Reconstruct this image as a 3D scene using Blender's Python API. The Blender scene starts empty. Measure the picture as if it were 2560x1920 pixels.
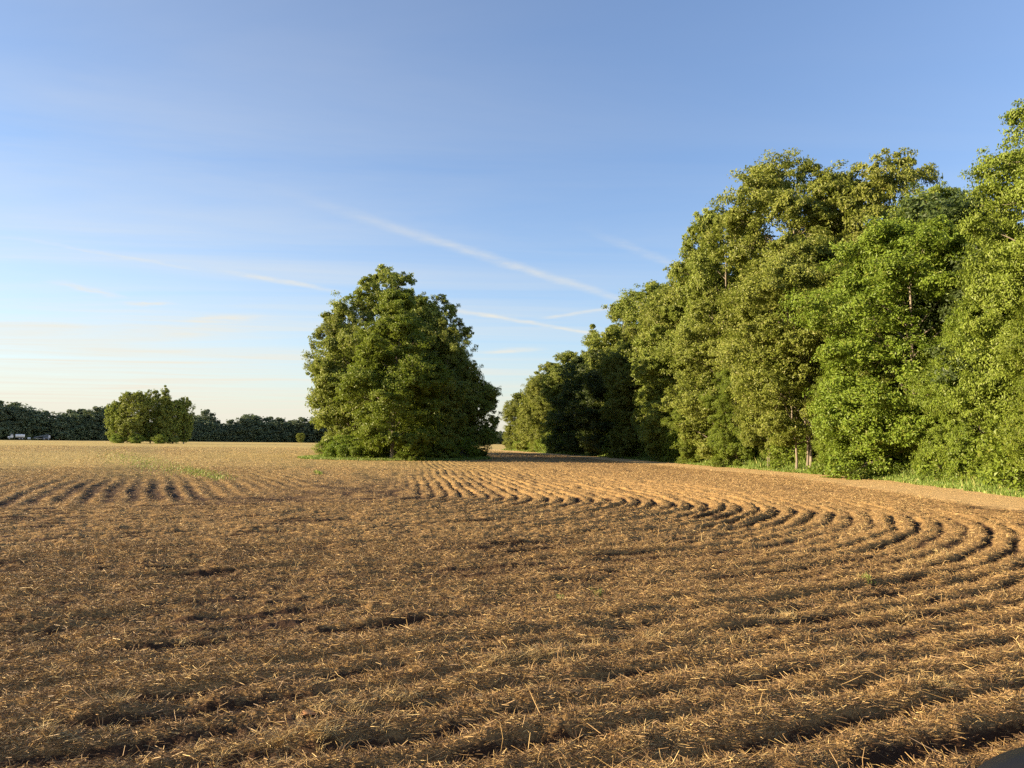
import bpy, bmesh, math, random
import numpy as np
from mathutils import Matrix, Vector

# ------------------------------------------------------------------ camera, light, exposure
scene = bpy.context.scene
COL = scene.collection
R = math.radians
CAM_Z = 1.65
FPX = 1922.0                                   # focal length in pixels of the 2560 px wide photograph
cam_d = bpy.data.cameras.new('camera')
cam_d.sensor_fit = 'HORIZONTAL'
cam_d.sensor_width = 36.0
cam_d.lens = 36.0 * FPX / 2560.0
cam_d.clip_start = 0.05
cam_d.clip_end = 20000.0
cam = bpy.data.objects.new('camera', cam_d)
COL.objects.link(cam)
CAM_M = Matrix.Translation((0, 0, CAM_Z)) @ Matrix.Rotation(R(90 + 4.36), 4, 'X') @ Matrix.Rotation(R(0.69), 4, 'Z')
cam.matrix_world = CAM_M
scene.camera = cam

SUN_ELEV = 13.5
SUN_HEAD = 10.0        # heading in which the light travels, degrees from +X towards +Y
SKY_STRENGTH = 0.0745
SUN_STRENGTH = 5.0
EXPOSURE = 1.75
sun_d = bpy.data.lights.new('sun', 'SUN')
sun_d.energy = SUN_STRENGTH
sun_d.angle = R(0.55)
sun_d.color = (1.0, 0.80, 0.52)
sun = bpy.data.objects.new('sun', sun_d)
COL.objects.link(sun)
Ld = Vector((math.cos(R(SUN_HEAD)) * math.cos(R(SUN_ELEV)), math.sin(R(SUN_HEAD)) * math.cos(R(SUN_ELEV)), -math.sin(R(SUN_ELEV))))
sun.rotation_euler = Ld.to_track_quat('-Z', 'Y').to_euler()
sun.location = (-60, -10, 60)

scene.view_settings.view_transform = 'Standard'
scene.view_settings.look = 'None'
scene.view_settings.gamma = 1.0
scene.view_settings.use_curve_mapping = False
scene.view_settings.exposure = EXPOSURE
cy = scene.cycles
cy.max_bounces = 6
cy.diffuse_bounces = 3
cy.glossy_bounces = 2
cy.transmission_bounces = 3
cy.transparent_max_bounces = 8
cy.use_denoising = False
cy.sample_clamp_indirect = 4.0


def dirpx(px, py):
    """World direction of a pixel of the photograph."""
    v = CAM_M.to_3x3() @ Vector((px - 1280.0, 960.0 - py, -FPX))
    return v.normalized()


def gpx(px, py):
    """Ground point under a pixel of the photograph."""
    d = dirpx(px, py)
    s = -CAM_Z / d.z
    return d.x * s, d.y * s


# ------------------------------------------------------------------ node helpers
class NT:
    def __init__(self, tree):
        self.t = tree
        tree.nodes.clear()

    def n(self, kind, **kw):
        nd = self.t.nodes.new(kind)
        for k, v in kw.items():
            setattr(nd, k, v)
        return nd

    def put(self, sock, v):
        if v is None:
            return
        if isinstance(v, bpy.types.NodeSocket):
            self.t.links.new(v, sock)
        else:
            if sock.type == 'RGBA' and len(v) == 3:
                v = (*v, 1.0)
            sock.default_value = v

    def m(self, op, a, b=None, c=None, clamp=False):
        nd = self.n('ShaderNodeMath', operation=op)
        nd.use_clamp = clamp
        self.put(nd.inputs[0], a)
        if b is not None:
            self.put(nd.inputs[1], b)
        if c is not None:
            self.put(nd.inputs[2], c)
        return nd.outputs[0]

    def vm(self, op, a, b=None):
        nd = self.n('ShaderNodeVectorMath', operation=op)
        self.put(nd.inputs[0], a)
        if b is not None:
            self.put(nd.inputs[1], b)
        return nd.outputs[0]

    def mix(self, f, a, b, blend='MIX'):
        nd = self.n('ShaderNodeMix', data_type='RGBA', blend_type=blend)
        self.put(nd.inputs[0], f)
        self.put(nd.inputs[6], a)
        self.put(nd.inputs[7], b)
        return nd.outputs[2]

    def ramp(self, x, lo, hi, a=0.0, b=1.0, smooth=True):
        nd = self.n('ShaderNodeMapRange', interpolation_type='SMOOTHSTEP' if smooth else 'LINEAR')
        nd.clamp = True
        for i, v in enumerate((x, lo, hi, a, b)):
            self.put(nd.inputs[i], v)
        return nd.outputs[0]

    def noise(self, vec, scale, detail=3.0, rough=0.55, dist=0.0):
        nd = self.n('ShaderNodeTexNoise')
        self.put(nd.inputs['Vector'], vec)
        nd.inputs['Scale'].default_value = scale
        nd.inputs['Detail'].default_value = detail
        nd.inputs['Roughness'].default_value = rough
        nd.inputs['Distortion'].default_value = dist
        return nd.outputs['Fac']

    def attr(self, name, out='Fac'):
        nd = self.n('ShaderNodeAttribute')
        nd.attribute_name = name
        return nd.outputs[out]


# ------------------------------------------------------------------ sky
VEIL = 0.048
SKY_SAT = 1.1
SKY_TINT = (0.915, 0.96, 1.12)
CLOUD = (3.6, 3.4, 2.9)
world = bpy.data.worlds.new('World')
scene.world = world
world.use_nodes = True
W = NT(world.node_tree)
sky = W.n('ShaderNodeTexSky', sky_type='NISHITA')
sky.sun_disc = False
sky.sun_elevation = R(SUN_ELEV)
sky.sun_rotation = R(90 + SUN_HEAD)
sky.altitude = 100.0
sky.air_density = 1.0
sky.dust_density = 1.0
sky.ozone_density = 2.0
geo = W.n('ShaderNodeTexCoord').outputs['Generated']
sx = W.n('ShaderNodeSeparateXYZ')
W.put(sx.inputs[0], geo)
zc = W.m('MAXIMUM', sx.outputs[2], 0.012)
U = W.m('DIVIDE', sx.outputs[0], zc)
V = W.m('DIVIDE', sx.outputs[1], zc)
cxy = W.n('ShaderNodeCombineXYZ')
W.put(cxy.inputs[0], U)
W.put(cxy.inputs[1], V)
UV = cxy.outputs[0]


def contrail(p0, p1, w, strength, f0, f1, rough=0.5):
    """A streak of ice cloud along a straight line of the cloud layer (projected sky plane)."""
    a, b = dirpx(*p0), dirpx(*p1)
    a, b = Vector((a.x / a.z, a.y / a.z)), Vector((b.x / b.z, b.y / b.z))
    L = (b - a).length
    t = (b - a) / L
    du, dv = W.m('SUBTRACT', U, a.x), W.m('SUBTRACT', V, a.y)
    along = W.m('DIVIDE', W.m('ADD', W.m('MULTIPLY', du, t.x), W.m('MULTIPLY', dv, t.y)), L)
    across = W.m('SUBTRACT', W.m('MULTIPLY', du, -t.y), W.m('MULTIPLY', dv, -t.x))
    wob = W.m('MULTIPLY', W.m('SUBTRACT', W.noise(UV, 6.0 / w / 10, 4, 0.6), 0.5), w * 1.1 * rough * 2)
    d = W.m('ABSOLUTE', W.m('ADD', across, wob))
    core = W.ramp(d, 0.0, w, 1.0, 0.0)
    ends = W.m('MULTIPLY', W.ramp(along, 0.0, f0), W.ramp(along, 1.0 - f1, 1.0, 1.0, 0.0))
    br = W.ramp(W.noise(UV, 2.5 / w / 4, 5, 0.65), 0.25, 0.75, 0.35, 1.0)
    return W.m('MULTIPLY', W.m('MULTIPLY', core, ends), W.m('MULTIPLY', br, strength * 1.5))


S = 2560 / 2212.0
D = lambda x, y: (x * S, y * S)
trails = [
    contrail(D(500, 380), D(1420, 672), 0.11, 0.24, 0.42, 0.04, 0.35),
    contrail(D(1230, 478), D(1520, 600), 0.075, 0.13, 0.5, 0.1),
    contrail(D(420, 574), D(760, 636), 0.11, 0.30, 0.5, 0.3),
    contrail(D(930, 660), D(1300, 724), 0.12, 0.36, 0.3, 0.1),
    contrail(D(1150, 692), D(1340, 662), 0.09, 0.30, 0.3, 0.1),
    contrail(D(90, 600), D(275, 648), 0.13, 0.26, 0.4, 0.3, 1.0),
    contrail(D(250, 658), D(390, 653), 0.13, 0.30, 0.4, 0.4, 1.0),
    contrail(D(380, 698), D(590, 678), 0.22, 0.24, 0.4, 0.4, 1.0),
    contrail(D(1010, 764), D(1190, 750), 0.26, 0.40, 0.4, 0.4, 0.8),
    contrail(D(-100, 742), D(760, 728), 2.2, 0.10, 0.3, 0.3, 0.5),
    contrail(D(-100, 775), D(720, 790), 2.2, 0.07, 0.3, 0.4, 1.0),
    contrail(D(-40, 500), D(520, 600), 0.07, 0.12, 0.3, 0.4, 1.0),
]
tot = trails[0]
for q in trails[1:]:
    tot = W.m('ADD', tot, q)
mp = W.n('ShaderNodeMapping')
W.put(mp.inputs['Vector'], UV)
mp.inputs['Rotation'].default_value = (0, 0, R(8))
mp.inputs['Scale'].default_value = (0.22, 0.9, 1.0)
ci = W.noise(mp.outputs[0], 1.0, 6, 0.6, 0.6)
left = W.ramp(sx.outputs[0], -0.65, 0.45, 1.0, 0.35)
# a thin veil of ice cloud: its path through the layer grows towards the horizon
veil = W.m('SUBTRACT', 1.0, W.m('EXPONENT', W.m('DIVIDE', W.m('MULTIPLY', W.m('MULTIPLY', W.ramp(ci, 0.25, 0.8, 0.5, 1.45), W.ramp(sx.outputs[0], -0.65, 0.3, 2.5, 0.85)), -VEIL), W.m('ADD', zc, 0.02))))
wisps = W.m('MULTIPLY', W.m('MULTIPLY', W.ramp(ci, 0.48, 0.80), W.ramp(sx.outputs[2], 0.16, 0.26, 1.0, 0.0)), W.m('MULTIPLY', left, 0.30))
cloud = W.m('ADD', tot, W.m('ADD', veil, wisps), clamp=True)
skycol = W.n('ShaderNodeHueSaturation')
skycol.inputs['Saturation'].default_value = SKY_SAT
W.put(skycol.inputs['Color'], sky.outputs[0])
tinted = W.mix(1.0, skycol.outputs[0], SKY_TINT, 'MULTIPLY')
final = W.mix(cloud, tinted, CLOUD)
bg = W.n('ShaderNodeBackground')
W.put(bg.inputs['Color'], final)
bg.inputs['Strength'].default_value = SKY_STRENGTH
wo = W.n('ShaderNodeOutputWorld')
W.t.links.new(bg.outputs[0], wo.inputs['Surface'])

# ------------------------------------------------------------------ numpy noise, mesh helpers
def _hash(ix, iy, seed):
    h = (ix.astype(np.int64) * 374761393 + iy.astype(np.int64) * 668265263 + seed * 974711) & 0xffffffff
    h = ((h ^ (h >> 13)) * 1274126177) & 0xffffffff
    h = (h ^ (h >> 16)) & 0xffffff
    return h / float(0xffffff)


def vnoise(x, y, seed=0):
    """Smooth value noise, -1..1."""
    ix, iy = np.floor(x), np.floor(y)
    fx, fy = x - ix, y - iy
    fx, fy = fx * fx * (3 - 2 * fx), fy * fy * (3 - 2 * fy)
    a, b = _hash(ix, iy, seed), _hash(ix + 1, iy, seed)
    c, d = _hash(ix, iy + 1, seed), _hash(ix + 1, iy + 1, seed)
    return 2 * ((a * (1 - fx) + b * fx) * (1 - fy) + (c * (1 - fx) + d * fx) * fy) - 1


def fbm(x, y, seed=0, octaves=3, gain=0.5):
    s, a, t = 0.0, 1.0, 0.0
    for o in range(octaves):
        s = s + a * vnoise(x * 2 ** o + 17.3 * o, y * 2 ** o - 9.1 * o, seed + o)
        t += a
        a *= gain
    return s / t


def sstep(a, b, x):
    t = np.clip((x - a) / (b - a), 0, 1)
    return t * t * (3 - 2 * t)


def mesh_np(name, verts, faces, mats=(), attrs=None, smooth=False):
    """faces: (n, k) int array, all with k corners."""
    me = bpy.data.meshes.new(name)
    verts = np.ascontiguousarray(verts, dtype=np.float32)
    faces = np.ascontiguousarray(faces, dtype=np.int32)
    n, k = faces.shape
    me.vertices.add(len(verts))
    me.vertices.foreach_set('co', verts.ravel())
    me.loops.add(n * k)
    me.loops.foreach_set('vertex_index', faces.ravel())
    me.polygons.add(n)
    me.polygons.foreach_set('loop_start', np.arange(0, n * k, k, dtype=np.int32))
    me.polygons.foreach_set('use_smooth', np.full(n, smooth, dtype=bool))
    for nm, arr in (attrs or {}).items():
        at = me.attributes.new(nm, 'FLOAT', 'POINT')
        at.data.foreach_set('value', np.ascontiguousarray(arr, dtype=np.float32))
    for mt in mats:
        me.materials.append(mt)
    me.update(calc_edges=True)
    return me


def link(name, data, parent=None):
    o = bpy.data.objects.new(name, data)
    COL.objects.link(o)
    if parent is not None:
        o.parent = parent
    return o


def tag(o, label=None, cat=None, group=None, kind=None):
    for k, v in (('label', label), ('category', cat), ('group', group), ('kind', kind)):
        if v:
            o[k] = v
    return o


def empty(name, loc, rz=0.0, scale=(1, 1, 1)):
    o = bpy.data.objects.new(name, None)
    COL.objects.link(o)
    o.empty_display_size = 0.3
    o.location = loc
    o.rotation_euler = (0, 0, rz)
    o.scale = scale
    return o


def material(name):
    mt = bpy.data.materials.new(name)
    mt.use_nodes = True
    return mt, NT(mt.node_tree)


# ------------------------------------------------------------------ the lie of the field
A1, A2 = R(25), R(98)
CX, CY = -5.0, 23.5
N1, T1 = (math.sin(A1), -math.cos(A1)), (math.cos(A1), math.sin(A1))
N2, T2 = (math.sin(A2), -math.cos(A2)), (math.cos(A2), math.sin(A2))
SP = 0.43
# foot of the wood: the line where field gives way to grass
EDGE = np.array([(15.0, -60), (16.4, -20), (17.6, 5), (18.2, 20), (18.6, 28), (19.4, 41), (18.2, 49), (15.3, 70), (11.4, 100), (7.6, 122), (3.0, 147), (-1.2, 168), (0.0, 178), (8, 188), (30, 200), (80, 210)], dtype=float)


def edge_x(y):
    return np.interp(y, EDGE[:12, 1], EDGE[:12, 0])


def edge_dist(x, y):
    """Signed: positive on the wood's side."""
    d = (x - edge_x(y)) * 0.985
    return np.where(y > 168, np.minimum(d, (168 + 1.0 * (x + 1.2) * 0.4 + 6) - y + 0 * d) * 1.0, d)


def field(x, y, fine=True):
    """Height, straw cover, yellowness, track at ground points."""
    x = np.asarray(x, float)
    y = np.asarray(y, float)
    rx, ry = x - CX, y - CY
    s1 = rx * T1[0] + ry * T1[1]
    s2 = rx * T2[0] + ry * T2[1]
    rr = np.hypot(rx, ry)
    Rr = np.where(s1 < 0, rx * N1[0] + ry * N1[1], np.where(s2 > 0, rx * N2[0] + ry * N2[1], rr))
    Rr = np.where((s1 < 0) & (s2 > 0), -1.0 - 0 * Rr, Rr)
    dist = np.hypot(x, y)
    ed = edge_dist(x, y)
    warp = 0.16 * vnoise(x * 0.13, y * 0.13, 3) + 0.07 * vnoise(x * 0.5, y * 0.5, 4) + 0.05 * vnoise(x * 1.9, y * 1.9, 14)
    u = (Rr + warp) / SP
    row = np.floor(u)
    ramp_ = _hash(row, row * 0 + 5, 9)
    head = sstep(0.8, 4.2, Rr) * (1 - 0.45 * sstep(2, 12, s2))
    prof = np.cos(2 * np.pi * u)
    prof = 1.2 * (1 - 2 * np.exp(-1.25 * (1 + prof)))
    along = 0.5 + 0.5 * fbm(x * 0.22, y * 0.22, 21, 2)
    amp = (0.55 + 0.65 * ramp_) * np.clip(0.40 + 1.0 * along + 0.5 * fbm(x * 0.8, y * 0.8, 23, 2), 0.15, 1.6)
    calm = 1 - 0.75 * sstep(13.0, 18.0, Rr) * sstep(-2, 6, s1) * sstep(19, 31, y)
    calm = calm * (1 - 0.92 * sstep(-8.0, -4.5, ed)) * (1 - 0.6 * sstep(62, 80, y))
    arcs = 1 + 0.95 * sstep(-3, 3, s1) * (1 - sstep(10, 15, Rr)) * (1 - sstep(45, 70, y))
    h = 0.038 * head * amp * prof * calm * arcs
    # rows of the main field, square to the headland rows
    um = (s1 + 0.7 * warp) / 0.55
    pm = np.cos(2 * np.pi * um)
    rm = _hash(np.floor(um), um * 0 + 3, 5)
    Rm = rx * N1[0] + ry * N1[1]
    mamp = sstep(3.0, 0.5, Rm) * sstep(-6.5, -10.0, x) * sstep(-22, -5, Rm) * (0.6 + 0.5 * rm) * (0.7 + 0.6 * along)
    h = h + 0.023 * mamp * pm * (0.5 + 0.9 * np.clip(along + 0.5 * fbm(x * 0.7, y * 0.7, 25, 2), 0, 1))
    # long streaks of raked-up straw and bare soil lying along the rows
    along_s = np.where(s1 < 0, s1, np.where(s2 > 0, s2, rr * (np.arctan2(ry, rx) - A1 + np.pi / 2)))
    streak = fbm(Rr * 2.1 + 0.5 * warp, along_s * 0.42, 111, 3)
    h = h + 0.030 * streak * sstep(-2.0, 1.0, Rr) * calm * (1 - 0.6 * sstep(30, 60, y))
    # swells, clods
    h = h + 0.05 * fbm(x * 0.05, y * 0.05, 31, 2)
    rough = (1 - 0.9 * sstep(-4.5, -3.2, ed)) * (1 - 0.6 * sstep(40, 90, dist))
    h = h + rough * (0.036 * fbm(x * 1.9, y * 1.9, 41, 2) + 0.026 * (fbm(x * 6.0, y * 6.0, 51, 2) if fine else 0))
    if fine:
        h = h + rough * 0.020 * fbm(x * 17, y * 17, 61, 2) * (1 - sstep(14, 26, dist))
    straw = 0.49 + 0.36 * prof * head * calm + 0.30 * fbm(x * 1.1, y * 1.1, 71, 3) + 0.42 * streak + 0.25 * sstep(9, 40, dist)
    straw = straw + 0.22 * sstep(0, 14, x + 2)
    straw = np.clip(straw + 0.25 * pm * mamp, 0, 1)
    yellow = sstep(20, 55, y) * sstep(8, -18, x) * (0.75 + 0.35 * fbm(x * 0.06, y * 0.06, 81, 3))
    yellow = np.clip(np.maximum(yellow, sstep(105, 170, y)), 0, 1)
    track = sstep(-5.0, -4.2, ed + 0.4 * vnoise(x * 0.4, y * 0.4, 91)) * (1 - sstep(-0.9, 0.1, ed + 0.4 * vnoise(x * 0.7, y * 0.7, 92)))
    verge = sstep(-0.6, 0.4, ed + 0.35 * vnoise(x * 0.7, y * 0.7, 92))
    return h, straw, yellow, track, verge


def ground_z(x, y):
    return float(field(np.array([x]), np.array([y]), False)[0][0])


# ------------------------------------------------------------------ ground materials
mt_ground, G = material('stubble_soil')
co = G.n('ShaderNodeNewGeometry').outputs['Position']
a_str, a_yel, a_trk, a_ver = (G.attr(q) for q in ('straw', 'yellow', 'track', 'verge'))
n1 = G.noise(co, 55.0, 4, 0.65)
n2 = G.noise(co, 14.0, 4, 0.6)
n3 = G.noise(co, 2.2, 4, 0.6)
n4 = G.noise(co, 0.25, 3, 0.6)
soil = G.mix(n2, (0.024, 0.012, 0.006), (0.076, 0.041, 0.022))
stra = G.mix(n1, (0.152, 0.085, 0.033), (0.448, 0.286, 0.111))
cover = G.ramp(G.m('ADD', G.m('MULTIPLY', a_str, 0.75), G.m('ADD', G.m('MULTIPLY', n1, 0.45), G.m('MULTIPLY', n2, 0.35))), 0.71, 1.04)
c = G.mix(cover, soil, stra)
yel = G.mix(G.ramp(G.m('ADD', G.m('MULTIPLY', n2, 0.5), G.m('MULTIPLY', n3, 0.5)), 0.3, 0.7), (0.391, 0.277, 0.083), (0.575, 0.444, 0.156))
grn = G.m('MULTIPLY', G.ramp(n4, 0.48, 0.70), 0.35)
yel = G.mix(grn, yel, (0.24, 0.24, 0.06))
c = G.mix(G.m('MULTIPLY', a_yel, 0.8), c, yel)
dirt = G.mix(n2, (0.537, 0.345, 0.152), (0.667, 0.468, 0.222))
c = G.mix(G.m('MULTIPLY', a_trk, 0.85), c, dirt)
c = G.mix(a_ver, c, G.mix(n3, (0.05, 0.075, 0.02), (0.12, 0.11, 0.04)))
bs = G.n('ShaderNodeBsdfPrincipled')
G.put(bs.inputs['Base Color'], c)
bs.inputs['Roughness'].default_value = 0.95
bs.inputs['Specular IOR Level'].default_value = 0.15
bmp = G.n('ShaderNodeBump')
bmp.inputs['Strength'].default_value = 0.9
bmp.inputs['Distance'].default_value = 0.03
G.put(bmp.inputs['Height'], G.m('ADD', G.m('MULTIPLY', n1, 0.5), n2))
G.put(bs.inputs['Normal'], bmp.outputs[0])
G.t.links.new(bs.outputs[0], G.n('ShaderNodeOutputMaterial').inputs[0])


def build_field():
    nr, nf, nb = 1080, 900, 64
    rad = 1.0 * (3000.0) ** (np.linspace(0, 1, nr) ** 1.0)
    rad = np.concatenate([np.geomspace(1.0, 60, 820), np.geomspace(60.5, 6000, nr - 820)])
    ang = np.concatenate([np.linspace(R(-50), R(50), nf), np.linspace(R(50), R(310), nb + 2)[1:-1]])
    na = len(ang)
    rg, ag = np.meshgrid(rad, ang, indexing='ij')
    x, y = rg * np.sin(ag), rg * np.cos(ag)
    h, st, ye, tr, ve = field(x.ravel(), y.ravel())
    v = np.stack([x.ravel(), y.ravel(), h], 1)
    i, j = np.meshgrid(np.arange(nr - 1), np.arange(na), indexing='ij')
    j2 = (j + 1) % na
    f = np.stack([i * na + j, i * na + j2, (i + 1) * na + j2, (i + 1) * na + j], -1).reshape(-1, 4)[:, ::-1]
    # close the small disc under the camera with a vertex at its middle
    v = np.concatenate([v, [[0, 0, 0.0]]])
    cidx = len(v) - 1
    jj = np.arange(0, na, 2)
    f2 = np.stack([jj, (jj + 1) % na, (jj + 2) % na, np.full(len(jj), cidx)], -1)[:, ::-1]
    f = np.concatenate([f, f2])
    ext = lambda a, q: np.append(a, q)
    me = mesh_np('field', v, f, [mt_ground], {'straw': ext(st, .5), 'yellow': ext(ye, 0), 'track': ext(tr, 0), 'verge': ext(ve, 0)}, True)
    o = link('field', me)
    o['kind'] = 'structure'


build_field()

# ------------------------------------------------------------------ foliage
def leaf_material(name, dark, light, hue_old=None, trans=0.38):
    mt, T = material(name)
    tint, clump = T.attr('tint'), T.attr('clump')
    k = T.m('ADD', T.m('MULTIPLY', tint, 0.6), T.m('MULTIPLY', clump, 0.4))
    col = T.mix(k, dark, light)
    if hue_old:
        col = T.mix(T.ramp(tint, 0.86, 0.95, 0.0, 0.75), col, hue_old)
    rnd = T.n('ShaderNodeObjectInfo').outputs['Random']
    hs = T.n('ShaderNodeHueSaturation')
    T.put(hs.inputs['Color'], col)
    T.put(hs.inputs['Value'], T.ramp(rnd, 0, 1, 0.88, 1.14, False))
    T.put(hs.inputs['Hue'], T.ramp(rnd, 0, 1, 0.492, 0.508, False))
    col = hs.outputs[0]
    di = T.n('ShaderNodeBsdfPrincipled')
    T.put(di.inputs['Base Color'], col)
    di.inputs['Roughness'].default_value = 0.48
    di.inputs['Specular IOR Level'].default_value = 0.28
    tr = T.n('ShaderNodeBsdfTranslucent')
    tc = T.mix(0.5, col, (0.16, 0.22, 0.02), 'MIX')
    T.put(tr.inputs['Color'], tc)
    mx = T.n('ShaderNodeMixShader')
    mx.inputs[0].default_value = trans
    T.t.links.new(di.outputs[0], mx.inputs[1])
    T.t.links.new(tr.outputs[0], mx.inputs[2])
    T.t.links.new(mx.outputs[0], T.n('ShaderNodeOutputMaterial').inputs[0])
    return mt


M_OLIVE = leaf_material('olive_leaves', (0.137, 0.173, 0.023), (0.292, 0.325, 0.065), (0.272, 0.263, 0.082))
M_BRIGHT = leaf_material('fresh_green_leaves', (0.110, 0.166, 0.017), (0.229, 0.294, 0.036), (0.182, 0.184, 0.034))
M_PALE = leaf_material('pale_green_leaves', (0.146, 0.203, 0.022), (0.274, 0.346, 0.057), (0.230, 0.257, 0.070))
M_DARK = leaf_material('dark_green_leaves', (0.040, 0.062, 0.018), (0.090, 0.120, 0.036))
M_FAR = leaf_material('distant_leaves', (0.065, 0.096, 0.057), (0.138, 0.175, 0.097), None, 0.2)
M_GRASS = leaf_material('verge_grass', (0.102, 0.163, 0.024), (0.222, 0.288, 0.061), (0.480, 0.413, 0.154), 0.3)

mt_bark, B = material('grey_brown_bark')
bn = B.n('ShaderNodeTexCoord').outputs['Object']
mpb = B.n('ShaderNodeMapping')
B.put(mpb.inputs[0], bn)
mpb.inputs['Scale'].default_value = (9, 9, 1.2)
bb = B.noise(mpb.outputs[0], 1.0, 5, 0.65)
bcol = B.mix(bb, (0.085, 0.066, 0.048), (0.30, 0.25, 0.185))
bsb = B.n('ShaderNodeBsdfPrincipled')
B.put(bsb.inputs['Base Color'], bcol)
bsb.inputs['Roughness'].default_value = 0.9
bpb = B.n('ShaderNodeBump')
bpb.inputs['Distance'].default_value = 0.03
B.put(bpb.inputs['Height'], bb)
B.put(bsb.inputs['Normal'], bpb.outputs[0])
B.t.links.new(bsb.outputs[0], B.n('ShaderNodeOutputMaterial').inputs[0])


def tube(pts, rads, sides, verts, faces):
    pts = np.asarray(pts, float)
    d = np.gradient(pts, axis=0)
    d /= np.linalg.norm(d, axis=1)[:, None] + 1e-9
    up = np.where(np.abs(d[:, 2:3]) > 0.9, np.array([[1.0, 0, 0]]), np.array([[0, 0, 1.0]]))
    a = np.cross(d, up)
    a /= np.linalg.norm(a, axis=1)[:, None] + 1e-9
    b = np.cross(d, a)
    th = np.linspace(0, 2 * np.pi, sides, endpoint=False)
    ring = pts[:, None, :] + np.asarray(rads)[:, None, None] * (np.cos(th)[None, :, None] * a[:, None, :] + np.sin(th)[None, :, None] * b[:, None, :])
    base = sum(len(q) for q in verts)
    verts.append(ring.reshape(-1, 3))
    n = len(pts)
    i, j = np.meshgrid(np.arange(n - 1), np.arange(sides), indexing='ij')
    j2 = (j + 1) % sides
    faces.append(base + np.stack([i * sides + j, i * sides + j2, (i + 1) * sides + j2, (i + 1) * sides + j], -1).reshape(-1, 4))


def unit(v):
    return v / (np.linalg.norm(v, axis=-1, keepdims=True) + 1e-9)


def leaves_mesh(name, pos, nrm, size, mat, tint, clump, rng, aspect=0.55, hang=0.3):
    """One folded diamond per leaf."""
    n = len(pos)
    nrm = unit(nrm)
    t = rng.normal(size=(n, 3))
    t[:, 2] -= hang * 2
    t = unit(t - (t * nrm).sum(1)[:, None] * nrm)
    b = np.cross(nrm, t)
    L = size[:, None]
    w = L * aspect * 0.5
    p0 = pos - t * L * 0.5
    p2 = pos + t * L * 0.5 - nrm * L * 0.10
    bend = nrm * L * 0.12
    p1 = pos - t * L * 0.06 + b * w + bend
    p3 = pos - t * L * 0.06 - b * w + bend
    v = np.stack([p0, p1, p2, p3], 1).reshape(-1, 3)
    f = np.arange(4 * n).reshape(-1, 4)
    return mesh_np(name, v, f, [mat], {'tint': np.repeat(tint, 4), 'clump': np.repeat(clump, 4)})


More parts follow.
